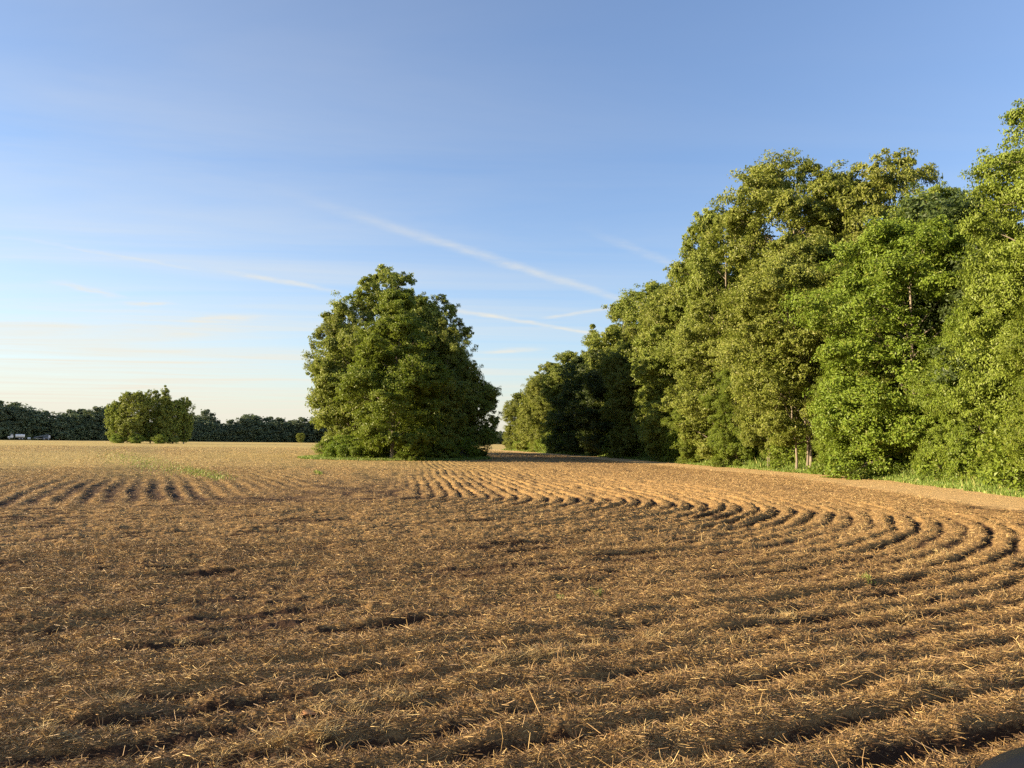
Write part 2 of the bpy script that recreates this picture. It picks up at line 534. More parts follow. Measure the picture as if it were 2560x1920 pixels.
def tree_meshes(seed, H, prof, mat, bough_r=1.3, n_leaf=70000, leaf=0.24, trunk_r=0.22, lobes=0.28, flat=0.75, lean=(0, 0), aspect=0.55, gap=1.0, hang=0.35, stems=1, overlap=1.5):
    """prof: (height fraction, radius in m) from the lowest to the highest leaves. Returns crown mesh, trunk mesh."""
    rng = np.random.default_rng(seed)
    ts, rs = np.array([p[0] for p in prof]), np.array([p[1] for p in prof])
    tt = np.linspace(ts[0], ts[-1], 200)
    rr = np.interp(tt, ts, rs)
    area = np.trapz(2 * np.pi * rr, tt * H)
    nb = max(10, int(overlap * area / (np.pi * bough_r ** 2)))
    cdf = np.cumsum(rr + 0.12 * rr.max() + 0.3 * rr.max() * sstep(0.8, 0.97, tt))
    cdf /= cdf[-1]
    t = np.interp(rng.random(nb), cdf, tt)
    a = rng.random(nb) * 2 * np.pi
    k = rng.integers(0, 5, 2)
    lob = 1 + lobes * vnoise(a * 1.6 + seed, t * 5.0, seed) + lobes * 0.5 * vnoise(np.cos(a) * 3 + seed * 2, t * 11, seed + 1)
    lob = np.minimum(lob, 1.12)
    rad = np.interp(t, ts, rs) * lob * (0.50 + 0.50 * np.sqrt(rng.random(nb)))
    br = bough_r * (0.5 + 1.0 * rng.random(nb) ** 1.3) * np.clip(0.45 + np.interp(t, ts, rs) / max(rs) * 0.7, 0.5, 1.1)
    rad = np.maximum(rad - br * 0.45, 0)
    bc = np.stack([rad * np.cos(a) + lean[0] * t, rad * np.sin(a) + lean[1] * t, t * H], 1)
    bc[:, 2] = np.minimum(bc[:, 2], H - br * 0.6)
    bc[:, 2] = np.maximum(bc[:, 2], br * 0.3)
    bclump = rng.random(nb)
    # sprays on each bough
    out = unit(np.stack([np.cos(a), np.sin(a), np.full(nb, 0.35)], 1))
    ns = 26
    idx = np.repeat(np.arange(nb), ns)
    dv = unit(rng.normal(size=(nb * ns, 3)) + out[idx] * 0.75)
    sr = br[idx] * (0.62 + 0.36 * rng.random(nb * ns))
    el = dv * sr[:, None] * np.array([1, 1, flat])
    el = el + out[idx] * (el * out[idx]).sum(1)[:, None] * 0.35 + rng.normal(size=el.shape) * (br[idx] * 0.20)[:, None]
    sp = bc[idx] + el
    keep = rng.random(nb * ns) < 0.86 * gap
    sp, dv, idx = sp[keep], dv[keep], idx[keep]
    nsp = len(sp)
    per = max(4, int(n_leaf / nsp))
    li = np.repeat(np.arange(nsp), per)
    srad = ((0.15 + br[idx] * 0.15) * (0.7 + 0.6 * rng.random(nsp)))[li]
    off = np.clip(rng.normal(size=(len(li), 3)), -1.5, 1.5) * np.array([1, 1, 0.62]) * (srad * 0.62)[:, None]
    pos = sp[li] + off
    # a sparse filling inside, so that the crown is not hollow
    nf = int(n_leaf * 0.12)
    q = rng.integers(0, nb, nf)
    fill = bc[q] * np.array([0.7, 0.7, 1]) + np.clip(rng.normal(size=(nf, 3)), -1.1, 0.9) * (br[q] * 0.5)[:, None]
    pos = np.concatenate([pos, fill])
    nrm = np.concatenate([dv[li] * 0.85 + np.array([0, 0, 0.25]) + rng.normal(size=(len(li), 3)) * 0.42, rng.normal(size=(nf, 3))])
    pos[:, 2] = np.maximum(pos[:, 2], 0.03)
    n = len(pos)
    size = leaf * (0.6 + 0.75 * rng.random(n))
    tint = rng.random(n)
    clump = np.concatenate([np.clip(bclump[idx][li] * 0.7 + 0.3 * rng.random(nsp)[li], 0, 1), np.full(nf, 0.3)])
    crown = leaves_mesh('crown', pos, nrm, size, mat, tint, clump, rng, aspect, hang)
    # trunk, limbs and branches
    V_, F_ = [], []
    for sidx in range(stems):
        o = rng.normal(size=2) * (0.35 if stems > 1 else 0.0)
        zz = np.linspace(-0.25, H * 0.9, 14)
        wob = np.cumsum(rng.normal(size=(14, 2)) * 0.07, 0)
        st = np.stack([o[0] * (1 + 1.2 * zz / H) + lean[0] * zz / H + wob[:, 0], o[1] * (1 + 1.2 * zz / H) + lean[1] * zz / H + wob[:, 1], zz], 1)
        rads = trunk_r * (1 - 0.92 * np.linspace(0, 1, 14)) * (1 if sidx == 0 else 0.7)
        rads[0] *= 1.5
        tube(st, rads, 9, V_, F_)
        pick = rng.permutation(nb)[:int(min(nb, 46) / stems)]
        for p in pick:
            c_ = bc[p]
            z0 = np.clip(c_[2] - 0.55 * rad[p] - rng.random() * 1.0, 0.12 * H, 0.86 * H)
            x0 = np.array([np.interp(z0, zz, st[:, 0]), np.interp(z0, zz, st[:, 1]), z0])
            s = np.linspace(0, 1, 6)[:, None]
            mid = (x0 + c_) / 2 + np.array([0, 0, 0.12 * np.linalg.norm(c_ - x0)]) + rng.normal(size=3) * 0.12
            crv = (1 - s) ** 2 * x0 + 2 * s * (1 - s) * mid + s ** 2 * c_
            r0 = max(0.02, trunk_r * 0.38 * (1 - z0 / H) + 0.015)
            tube(crv, np.linspace(r0, 0.012, 6), 5, V_, F_)
            for _ in range(3):
                e = c_ + unit(rng.normal(size=3) + out[p]) * br[p] * 0.95
                b0 = crv[rng.integers(3, 6)]
                tube(np.stack([b0, (b0 + e) / 2 + rng.normal(size=3) * 0.08, e]), [0.016, 0.011, 0.005], 4, V_, F_)
    trunk = mesh_np('trunk', np.concatenate(V_), np.concatenate(F_), [mt_bark], None, True)
    return crown, trunk


KIND = {}


def kind(name, *a, **k):
    KIND[name] = (tree_meshes(*a, **k), a[1])


# rounded, clumpy crown carried high / down to the ground, upright, narrow, bushy
P_OAK = [(0.06, 3.0), (0.2, 4.6), (0.4, 5.5), (0.6, 5.8), (0.75, 5.3), (0.88, 4.3), (0.97, 2.5)]
P_WALL = [(0.02, 3.2), (0.2, 4.0), (0.45, 4.6), (0.65, 4.5), (0.8, 3.7), (0.92, 2.2), (0.99, 0.7)]
P_HIGH = [(0.13, 1.8), (0.26, 3.6), (0.45, 4.5), (0.65, 4.5), (0.8, 3.7), (0.92, 2.2), (0.99, 0.7)]
P_SPIRE = [(0.05, 3.4), (0.2, 4.0), (0.4, 3.7), (0.6, 2.9), (0.8, 1.7), (0.93, 0.8), (1.0, 0.25)]
P_TOP = [(0.28, 2.0), (0.4, 4.0), (0.6, 4.9), (0.78, 4.7), (0.9, 3.2), (0.98, 1.2)]
P_DOME = [(0.25, 2.2), (0.4, 3.9), (0.6, 4.8), (0.78, 5.0), (0.9, 4.2), (0.98, 2.6)]
P_EGG = [(0.04, 2.4), (0.15, 3.5), (0.35, 4.0), (0.55, 3.5), (0.75, 2.4), (0.9, 1.3), (1.0, 0.4)]
P_COLUMN = [(0.06, 2.5), (0.25, 3.3), (0.5, 3.4), (0.7, 3.0), (0.86, 2.4), (0.97, 1.3)]
P_BUSH = [(0.0, 1.3), (0.25, 1.75), (0.5, 1.7), (0.75, 1.25), (0.97, 0.5)]

# the nearest trees of the wood have the finest leaves
kind('near_pale', 11, 18.0, P_COLUMN, M_PALE, 1.05, 190000, 0.14, 0.20, hang=0.8, overlap=1.9)
kind('near_bright', 12, 14.0, P_WALL, M_BRIGHT, 1.0, 190000, 0.15, 0.18, flat=0.55)
kind('near_olive', 13, 15.0, P_HIGH, M_OLIVE, 1.1, 170000, 0.16, 0.10, stems=4)
kind('tall_olive', 14, 22.5, P_DOME, M_OLIVE, 1.4, 150000, 0.21, 0.30, lobes=0.3, gap=0.9)
kind('tall_olive_wide', 15, 22.0, P_OAK, M_OLIVE, 1.45, 140000, 0.235, 0.32, lobes=0.3)
kind('mid_olive', 16, 20.0, P_WALL, M_OLIVE, 1.35, 130000, 0.235, 0.26, lobes=0.28)
kind('mid_spire', 17, 18.0, P_SPIRE, M_OLIVE, 1.1, 60000, 0.29, 0.22, lobes=0.2, overlap=1.9)
kind('tall_open', 31, 21.0, P_DOME, M_OLIVE, 1.35, 120000, 0.21, 0.28, lobes=0.32, gap=0.8, overlap=1.2)
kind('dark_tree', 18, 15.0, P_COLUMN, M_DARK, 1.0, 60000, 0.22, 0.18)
kind('island_front', 19, 16.0, P_EGG, M_BRIGHT, 1.05, 120000, 0.21, 0.2, flat=0.65, lobes=0.28)
kind('island_oak', 20, 20.0, P_OAK, M_OLIVE, 1.45, 130000, 0.25, 0.34, lobes=0.22)
kind('island_low', 21, 12.0, P_WALL, M_OLIVE, 1.15, 80000, 0.25, 0.2, lobes=0.3)
kind('bush_bright', 22, 3.0, P_BUSH, M_BRIGHT, 0.5, 14000, 0.15, 0.05, stems=3)
kind('bush_olive', 23, 3.4, P_BUSH, M_PALE, 0.5, 14000, 0.15, 0.05, stems=3, flat=0.6)
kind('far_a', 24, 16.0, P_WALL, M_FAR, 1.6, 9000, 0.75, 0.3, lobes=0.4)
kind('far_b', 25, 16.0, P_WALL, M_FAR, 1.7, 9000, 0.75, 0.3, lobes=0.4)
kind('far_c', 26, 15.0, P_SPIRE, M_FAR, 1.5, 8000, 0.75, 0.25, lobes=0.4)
kind('clump_tree', 27, 15.0, P_OAK, M_OLIVE, 1.35, 36000, 0.42, 0.35, lobes=0.4)


def tree(name, kd, x, y, H, label, group=None, wide=1.0, rz=None, cat='tree', z=None):
    (crown, trunk), h0 = KIND[kd]
    s = H / h0
    r_ = (hash((round(x, 1), round(y, 1))) % 628) / 100.0 if rz is None else rz
    root = empty(name, (x, y, ground_z(x, y) - 0.03 if z is None else z), r_, (s * wide, s * wide, s))
    link('crown', crown, root)
    link('trunk', trunk, root)
    tag(root, label, cat, group)
    return root


def at(px, d, dx=0.0):
    return ((px - 1280.0) / FPX * d + dx, d)


# --- the island of trees in the field
GI = 'trees of the island in the field'
for nm, kd, (x, y), H, wd, lab in [
    ('broadleaf_tree', 'island_oak', at(965, 81), 20.0, 0.86, 'tallest olive tree of the field island, its rounded top above all the others'),
    ('broadleaf_tree', 'island_front', at(985, 68), 15.0, 1.05, 'fresh green pointed tree at the front middle of the field island'),
    ('broadleaf_tree', 'island_low', at(893, 75), 12.4, 0.9, 'olive green bushy tree on the sunlit left front of the field island'),
    ('broadleaf_tree', 'island_oak', at(868, 80), 16.2, 0.76, 'loose leaved tree at the far left side of the field island, sky showing through'),
    ('broadleaf_tree', 'island_oak', at(1068, 82), 17.4, 0.80, 'dark clumpy tree just right of the tallest tree in the field island'),
    ('broadleaf_tree', 'island_oak', at(1115, 79), 14.4, 0.80, 'shaded tree with stepped crown on the right shoulder of the field island'),
    ('broadleaf_tree', 'island_low', at(1172, 80), 8.6, 0.92, 'low dark tree at the right end of the field island, one branch reaching out'),
    ('broadleaf_tree', 'island_low', at(1080, 73), 8.5, 0.95, 'short shaded tree at the right front of the field island with a lit bough'),
    ('broadleaf_tree', 'island_oak', at(1000, 97), 18.0, 0.8, 'tree in the depth of the field island behind the tallest one'),
    ('broadleaf_tree', 'island_oak', at(1060, 112), 17.5, 0.8, 'tree at the back end of the field island, hidden by the front ones'),
    ('broadleaf_tree', 'island_oak', at(1040, 89), 18.3, 0.8, 'tree in the middle of the field island, its foliage lost among its neighbours'),
    ('broadleaf_tree', 'island_oak', at(1010, 104), 19.0, 0.85, 'tall tree in the back half of the field island, covered by the front trees'),
    ('broadleaf_tree', 'island_oak', at(1045, 120), 19.0, 0.85, 'rearmost tree of the field island, covered by the front trees'),
    ('broadleaf_tree', 'island_oak', at(960, 110), 16.5, 0.8, 'tree at the back left of the field island, hidden by the front ones'),
]:
    tree(nm, kd, x, y, H, lab, GI, wd)
rngs = random.Random(5)
for px, d in [(838, 73), (868, 70), (905, 69), (1040, 67), (1110, 70), (1160, 73)]:
    x, y = at(px, d)
    tree('shrub', rngs.choice(['bush_bright', 'bush_olive']), x, y, rngs.uniform(1.2, 2.4), 'leafy shrub at the foot of the field island trees', 'shrubs round the field island', rngs.uniform(1.1, 1.4), cat='shrub')

# --- the wood on the right
GW = 'trees along the edge of the wood'
for kd, (x, y), H, wd, lab in [
    ('near_pale', (21.95, 30.6), 16.0, 1.02, 'tall pale yellow green tree cut by the right border, nearest of the wood'),
    ('near_bright', (20.6, 39.5), 13.6, 1.13, 'broad fresh green tree, second from the right border, brightest of the wood'),
    ('near_olive', (18.9, 49.5), 15.2, 1.07, 'olive green tree with pale slender trunks showing below, in front of the tallest ones'),
    ('tall_olive', (21.2, 57.0), 22.9, 0.95, 'tallest dense olive crown of the wood, first of the two high tops'),
    ('tall_open', (26.0, 52.5), 21.3, 0.84, 'high open olive crown with sky gaps, right of the tallest top'),
    ('near_pale', (25.8, 46.5), 17.6, 1.02, 'feathery pale top peeping out between the high olive crown and the dark tree'),
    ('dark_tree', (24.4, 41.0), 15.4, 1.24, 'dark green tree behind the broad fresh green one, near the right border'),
    ('tall_olive_wide', (18.6, 66.0), 22.0, 0.75, 'olive tree with a small knobbly side top, left of the two high tops'),
    ('mid_olive', (16.6, 62.0), 14.1, 1.07, 'mid height olive tree on the field edge, left of the slender trunks'),
    ('mid_olive', (18.9, 77.0), 20.3, 1.07, 'olive tree on the falling skyline below the knobbly side top'),
    ('mid_olive', (15.8, 74.0), 15.5, 1.02, 'olive tree on the field edge beside the shaded stretch of the wood'),
    ('tall_olive_wide', (16.9, 88.0), 20.3, 0.96, 'rounded olive tree where the skyline of the wood drops in steps'),
    ('mid_olive', (14.2, 86.0), 14.6, 1.02, 'half shaded tree on the near side of the dark stretch'),
    ('mid_olive', (14.4, 99.0), 19.7, 0.96, 'lit rounded crown above the dark stretch of the wood'),
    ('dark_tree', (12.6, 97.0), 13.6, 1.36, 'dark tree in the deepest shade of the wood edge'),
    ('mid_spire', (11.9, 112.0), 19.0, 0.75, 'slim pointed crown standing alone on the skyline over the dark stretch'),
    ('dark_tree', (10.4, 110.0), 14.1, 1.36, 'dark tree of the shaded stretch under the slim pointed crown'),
    ('mid_olive', (9.2, 124.0), 16.4, 0.96, 'shaded flat topped tree left of the slim pointed crown'),
    ('mid_olive', (6.9, 137.0), 16.0, 0.96, 'sunlit tree just beyond the shaded stretch of the wood'),
    ('mid_spire', (4.6, 149.0), 15.4, 1.07, 'sunlit tree, second from the far end of the wood'),
    ('mid_olive', (1.6, 163.0), 12.2, 1.02, 'sunlit low tree at the very far end of the wood'),
    ('mid_olive', (8.0, 160.0), 16.0, 1.02, 'tree in the second rank near the far end of the wood'),
]:
    tree('broadleaf_tree', kd, x, y, H, lab, GW, wd)
# ranks behind the front one, and small trees filling the edge
for kd, x, y, H, wd in [
    ('tall_olive_wide', 27, 62, 19.5, .9), ('mid_olive', 24.5, 70, 19, .9), ('tall_olive_wide', 23.5, 80, 19.5, .9), ('mid_olive', 21, 92, 19, .9), ('mid_olive', 19, 104, 18.5, .9),
    ('mid_olive', 16, 116, 17.5, .9), ('mid_olive', 14, 130, 16.5, .9), ('mid_olive', 11, 146, 15.5, .9), ('mid_olive', 29, 46, 15.5, .95), ('mid_olive', 28, 36, 14.5, .95), ('mid_olive', 26.5, 28, 15, .95),
    ('dark_tree', 22.4, 46, 11.5, 1.2), ('dark_tree', 21.5, 61, 13.5, 1.2), ('dark_tree', 23.5, 34.5, 12, 1.2)]:
    tree('broadleaf_tree', kd, x, y, H, 'tree in the depth of the wood, seen only in gaps of the front ones', 'trees in the depth of the wood', wd)
for kd, x, y, H, wd in [
    ('near_bright', 20.8, 33.6, 8.5, 0.8), ('near_bright', 21.0, 36.2, 7.2, 0.85), ('near_olive', 20.9, 42.8, 8.6, 0.85), ('near_bright', 20.2, 46.2, 7.4, 0.8), ('near_olive', 18.0, 54.5, 9.0, 0.8),
    ('near_bright', 17.0, 58.2, 7.8, 0.85), ('near_bright', 16.2, 66.5, 8.0, 0.9), ('near_olive', 15.2, 80.0, 8.5, 0.9), ('near_bright', 20.0, 27.0, 8.0, 0.85)]:
    tree('young_tree', kd, x, y, H, 'young leafy tree filling the edge of the wood under the big crowns', 'young trees along the edge of the wood', wd)
for kd, x, y, H, wd in [('near_pale', 21.5, 23.0, 16.5, 1.1), ('near_olive', 22.0, 14.5, 16, 1.0), ('mid_olive', 21.5, 4.0, 18, 1.0)]:
    tree('broadleaf_tree', kd, x, y, H, 'tree of the wood standing beyond the right border of the photo', 'trees of the wood outside the photo', wd)
y = 18.0
i = 0
while y < 168:
    ex = float(edge_x(y))
    off = rngs.uniform(1.7, 2.9)
    H = rngs.uniform(1.6, 3.6) if y < 60 else rngs.uniform(2.2, 4.2)
    if 46.5 < y < 52:
        H *= 0.5
    if True:
        tree('shrub', ['bush_bright', 'bush_olive', 'bush_bright'][i % 3], ex + off, y, H, 'leafy shrub on the grassy edge of the wood', 'shrubs along the edge of the wood', rngs.uniform(1.0, 1.4), cat='shrub')
    y += rngs.uniform(1.5, 2.3) * (1 + max(0, y - 50) / 70.0)
    i += 1

for k in range(26):
    yy_ = 24 + k * 3.6
    tree('shrub', ['bush_olive', 'bush_bright'][k % 2], float(edge_x(yy_)) + rngs.uniform(6.5, 9.5), yy_, rngs.uniform(3.2, 5.0), 'tall shrub in the shade under the trees of the wood', 'shrubs in the depth of the wood', rngs.uniform(1.2, 1.6), cat='shrub')

for k, (bx, by, hgt, lx, ly) in enumerate(((2.1, 50.6, 3.4, -0.6, -2.6), (2.6, 49.0, 2.6, -0.3, 1.9), (1.9, 47.4, 4.2, 0.5, -1.6), (2.4, 52.3, 2.2, -0.5, 2.4), (2.3, 36.4, 5.2, -0.9, 1.5))):
    V_, F_ = [], []
    rb = np.random.default_rng(300 + k)
    t_ = np.linspace(0, 1, 9)
    main = np.stack([lx * t_ + 0.12 * np.sin(5 * t_ + k), ly * t_, hgt * (t_ - 0.25 * t_ ** 2) - 0.05], 1)
    tube(main, 0.035 * (1 - 0.85 * t_), 6, V_, F_)
    for q in range(7):
        p0 = main[rb.integers(3, 9)]
        p2 = p0 + rb.normal(size=3) * np.array([0.35, 0.7, 0.3]) + np.array([0, 0, 0.15])
        tube(np.stack([p0, (p0 + p2) / 2 + rb.normal(size=3) * 0.06, p2]), [0.014, 0.009, 0.004], 4, V_, F_)
    ob = link('bare_branch', mesh_np('bare_branch', np.concatenate(V_), np.concatenate(F_), [mt_bark], None, True))
    gx, gy = float(edge_x(by)) + bx, by
    ob.location = (gx, gy, ground_z(gx, gy))
    tag(ob, 'pale bare branch leaning among the slender trunks at the edge of the wood', 'branch', 'bare branches at the edge of the wood')

# --- the clump far out on the left, and the wood that closes the view
GC = 'trees of the far clump in the left of the field'
for px, d, H, wd, kd, lab in [
    (296, 246, 13.2, 0.66, 'clump_tree', 'leftmost rounded tree of the far clump in the field'),
    (334, 244, 16.2, 0.72, 'clump_tree', 'sunlit olive tree in the middle left of the far clump'),
    (380, 250, 17.4, 0.62, 'island_oak', 'broad tree in the middle of the far clump, left of its highest top'),
    (412, 249, 18.8, 0.66, 'mid_spire', 'highest tree of the far clump, narrow at the top'),
    (436, 252, 14.2, 0.72, 'clump_tree', 'low shaded tree in the dip right of the highest one in the far clump'),
    (464, 254, 15.4, 0.58, 'island_oak', 'shaded tree at the right end of the far clump')]:
    x, y = at(px, d)
    tree('broadleaf_tree', kd, x, y, H, lab, GC, wd)
for px in (300, 345, 405):
    x, y = at(px, 242)
    tree('shrub', 'bush_olive', x, y, 3.0, 'leafy shrub at the foot of the far clump', 'shrubs round the far clump', 1.3, cat='shrub')

far_line = np.array([(-345, 270), (-300, 335), (-262, 390), (-215, 448), (-170, 505), (-110, 530), (-60, 560)], float)
seg = np.hypot(*np.diff(far_line, axis=0).T)
cum = np.concatenate([[0], np.cumsum(seg)])
rngf = random.Random(9)
s = 0.0
i = 0
while s < cum[-1]:
    for rank in (0, 1):
        q = s + rank * 3.5
        x = float(np.interp(q, cum, far_line[:, 0])) - rank * 6 + rngf.uniform(-1.5, 1.5)
        y = float(np.interp(q, cum, far_line[:, 1])) + rank * 7 + rngf.uniform(-1.5, 1.5)
        H = (13.4 + 2.0 * math.sin(s * 0.045) + 1.6 * math.sin(s * 0.13 + 1) + rngf.uniform(-3.2, 2.8)) * (1.0 if rank == 0 else 1.05)
        if x / y < -0.632:
            H *= 1.25
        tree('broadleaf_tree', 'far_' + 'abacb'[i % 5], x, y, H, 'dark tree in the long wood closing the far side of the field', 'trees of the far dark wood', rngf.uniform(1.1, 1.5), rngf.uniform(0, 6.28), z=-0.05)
        i += 1
    s += rngf.uniform(4.2, 6.2)
x, y = at(520, 490)
tree('broadleaf_tree', 'far_b', x, y, 20.0, 'tallest tree of the far wood, just right of the far clump', 'trees of the far dark wood that stand out', 1.0, z=-0.05)
x, y = at(755, 480)
tree('broadleaf_tree', 'clump_tree', x, y, 6.0, 'small round pale tree before the far wood', 'trees of the far dark wood that stand out', 1.1, z=-0.05)
for k in range(12):
    px = 1190 + k * 9
    x, y = at(px, 690 + rngf.uniform(-10, 10))
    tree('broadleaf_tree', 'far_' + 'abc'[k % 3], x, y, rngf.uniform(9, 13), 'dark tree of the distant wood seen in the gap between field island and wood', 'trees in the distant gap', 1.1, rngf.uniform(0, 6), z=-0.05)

# ------------------------------------------------------------------ grass, straw, weeds
def blades(n, x, y, h, w, rng, lean=0.35, seg=2):
    """Curved upright blades, returns verts, faces."""
    z = field(x, y)[0]
    a = rng.random(n) * 2 * np.pi
    b = rng.random(n) * 2 * np.pi
    side = np.stack([np.cos(a), np.sin(a), np.zeros(n)], 1)
    tip = np.stack([np.cos(b), np.sin(b), np.zeros(n)], 1)
    base = np.stack([x, y, z - 0.01], 1)
    l = (lean * (0.3 + rng.random(n)) * h)[:, None]
    up = np.array([0, 0, 1.0])
    p0a, p0b = base - side * w[:, None] / 2, base + side * w[:, None] / 2
    mid = base + up * (h * 0.6)[:, None] + tip * l * 0.3
    p1a, p1b = mid - side * w[:, None] * 0.4, mid + side * w[:, None] * 0.4
    top = base + up * (h * 0.95)[:, None] + tip * l
    p2a, p2b = top - side * w[:, None] * 0.08, top + side * w[:, None] * 0.08
    v = np.stack([p0a, p0b, p1b, p1a, p2b, p2a], 1).reshape(-1, 3)
    o = (np.arange(n) * 6)[:, None]
    f = np.concatenate([o + np.array([[0, 1, 2, 3]]), o + np.array([[3, 2, 4, 5]])])
    return v, f


rng = np.random.default_rng(77)
# verge along the wood
n = 190000
yy = 14 + 155 * rng.random(n) ** 1.7
dd = -0.9 + 4.6 * rng.random(n) ** 1.2 + 0.35 * vnoise(yy * 1.3, yy * 0.1, 7)
xx = edge_x(yy) + dd
hh = (0.12 + 0.60 * sstep(-0.8, 1.5, dd)) * (0.45 + 0.8 * rng.random(n) + 0.9 * (rng.random(n) < 0.06)) * (0.8 + 0.5 * vnoise(xx * .8, yy * .8, 6))
v, f = blades(n, xx, yy, hh, 0.012 + 0.0006 * yy, rng)
o = link('verge_grass', mesh_np('verge_grass', v, f, [M_GRASS], {'tint': np.repeat(rng.random(n), 6), 'clump': np.repeat(0.5 + 0.5 * vnoise(xx * .5, yy * .5, 8), 6)}))
tag(o, 'strip of uneven green grass between the dirt track and the wood', 'grass', kind='stuff')
# round the island and the far clump
n = 26000
a = rng.random(n) * 2 * np.pi
e = 1.0 - 0.45 * rng.random(n) ** 1.5
xx = -11.3 + 9.3 * np.cos(a) * e
yy = 76 + 10.2 * np.sin(a) * e
hh = (0.15 + 0.5 * (1 - e)) * (0.5 + 0.9 * rng.random(n))
v, f = blades(n, xx, yy, hh, np.full(n, 0.05), rng)
o = link('island_grass', mesh_np('island_grass', v, f, [M_GRASS], {'tint': np.repeat(rng.random(n), 6), 'clump': np.repeat(0.5 + 0.5 * vnoise(xx * .5, yy * .5, 8), 6)}))
tag(o, 'fringe of green grass under the island of trees', 'grass', kind='stuff')
# green volunteer growth in the field
pts = []
for (p0, p1, wd, cnt) in [((455, 1173), (560, 1196), 18.0, 1100), ((330, 1150), (470, 1176), 30.0, 700), ((250, 1128), (350, 1152), 34, 600), ((1395, 1494), (1412, 1500), 6, 40), ((2150, 1450), (2185, 1458), 7, 70), ((790, 1180), (800, 1184), 4, 260), ((1490, 1480), (1500, 1486), 5, 60)]:
    t = rng.random(cnt)
    px = p0[0] + (p1[0] - p0[0]) * t + rng.normal(size=cnt) * wd
    py = p0[1] + (p1[1] - p0[1]) * t + rng.normal(size=cnt) * wd * 0.28
    pts += [gpx(q, r_) for q, r_ in zip(px, py)]
pts = np.array(pts)
n = len(pts)
v, f = blades(n, pts[:, 0], pts[:, 1], (0.04 + 0.09 * rng.random(n)) * sstep(0, 30, pts[:, 1] + 8), 0.006 + 0.0006 * pts[:, 1], rng, 0.5)
o = link('field_weeds', mesh_np('field_weeds', v, f, [M_GRASS], {'tint': np.repeat(0.3 + 0.7 * rng.random(n), 6), 'clump': np.repeat(rng.random(n), 6)}))
tag(o, 'patches of green regrowth among the stubble of the field', 'weeds', kind='stuff')

# straw litter
mt_straw, Q = material('straw')
tint = Q.attr('tint')
rp = Q.n('ShaderNodeValToRGB')
Q.put(rp.inputs[0], tint)
el = rp.color_ramp.elements
el[0].position, el[0].color = 0.0, (0.059, 0.032, 0.016, 1)
el[1].position, el[1].color = 1.0, (0.600, 0.475, 0.225, 1)
for p, cc in ((0.3, (0.171, 0.101, 0.047, 1)), (0.6, (0.330, 0.212, 0.088, 1)), (0.85, (0.490, 0.345, 0.140, 1))):
    e_ = el.new(p)
    e_.color = cc
qs = Q.n('ShaderNodeBsdfPrincipled')
Q.put(qs.inputs['Base Color'], rp.outputs[0])
qs.inputs['Roughness'].default_value = 0.6
qs.inputs['Specular IOR Level'].default_value = 0.3
Q.t.links.new(qs.outputs[0], Q.n('ShaderNodeOutputMaterial').inputs[0])


def row_heading(x, y):
    rx, ry = x - CX, y - CY
    s1, s2 = rx * T1[0] + ry * T1[1], rx * T2[0] + ry * T2[1]
    return np.where(s1 < 0, A1, np.where(s2 > 0, A2, np.arctan2(ry, rx) + np.pi / 2))


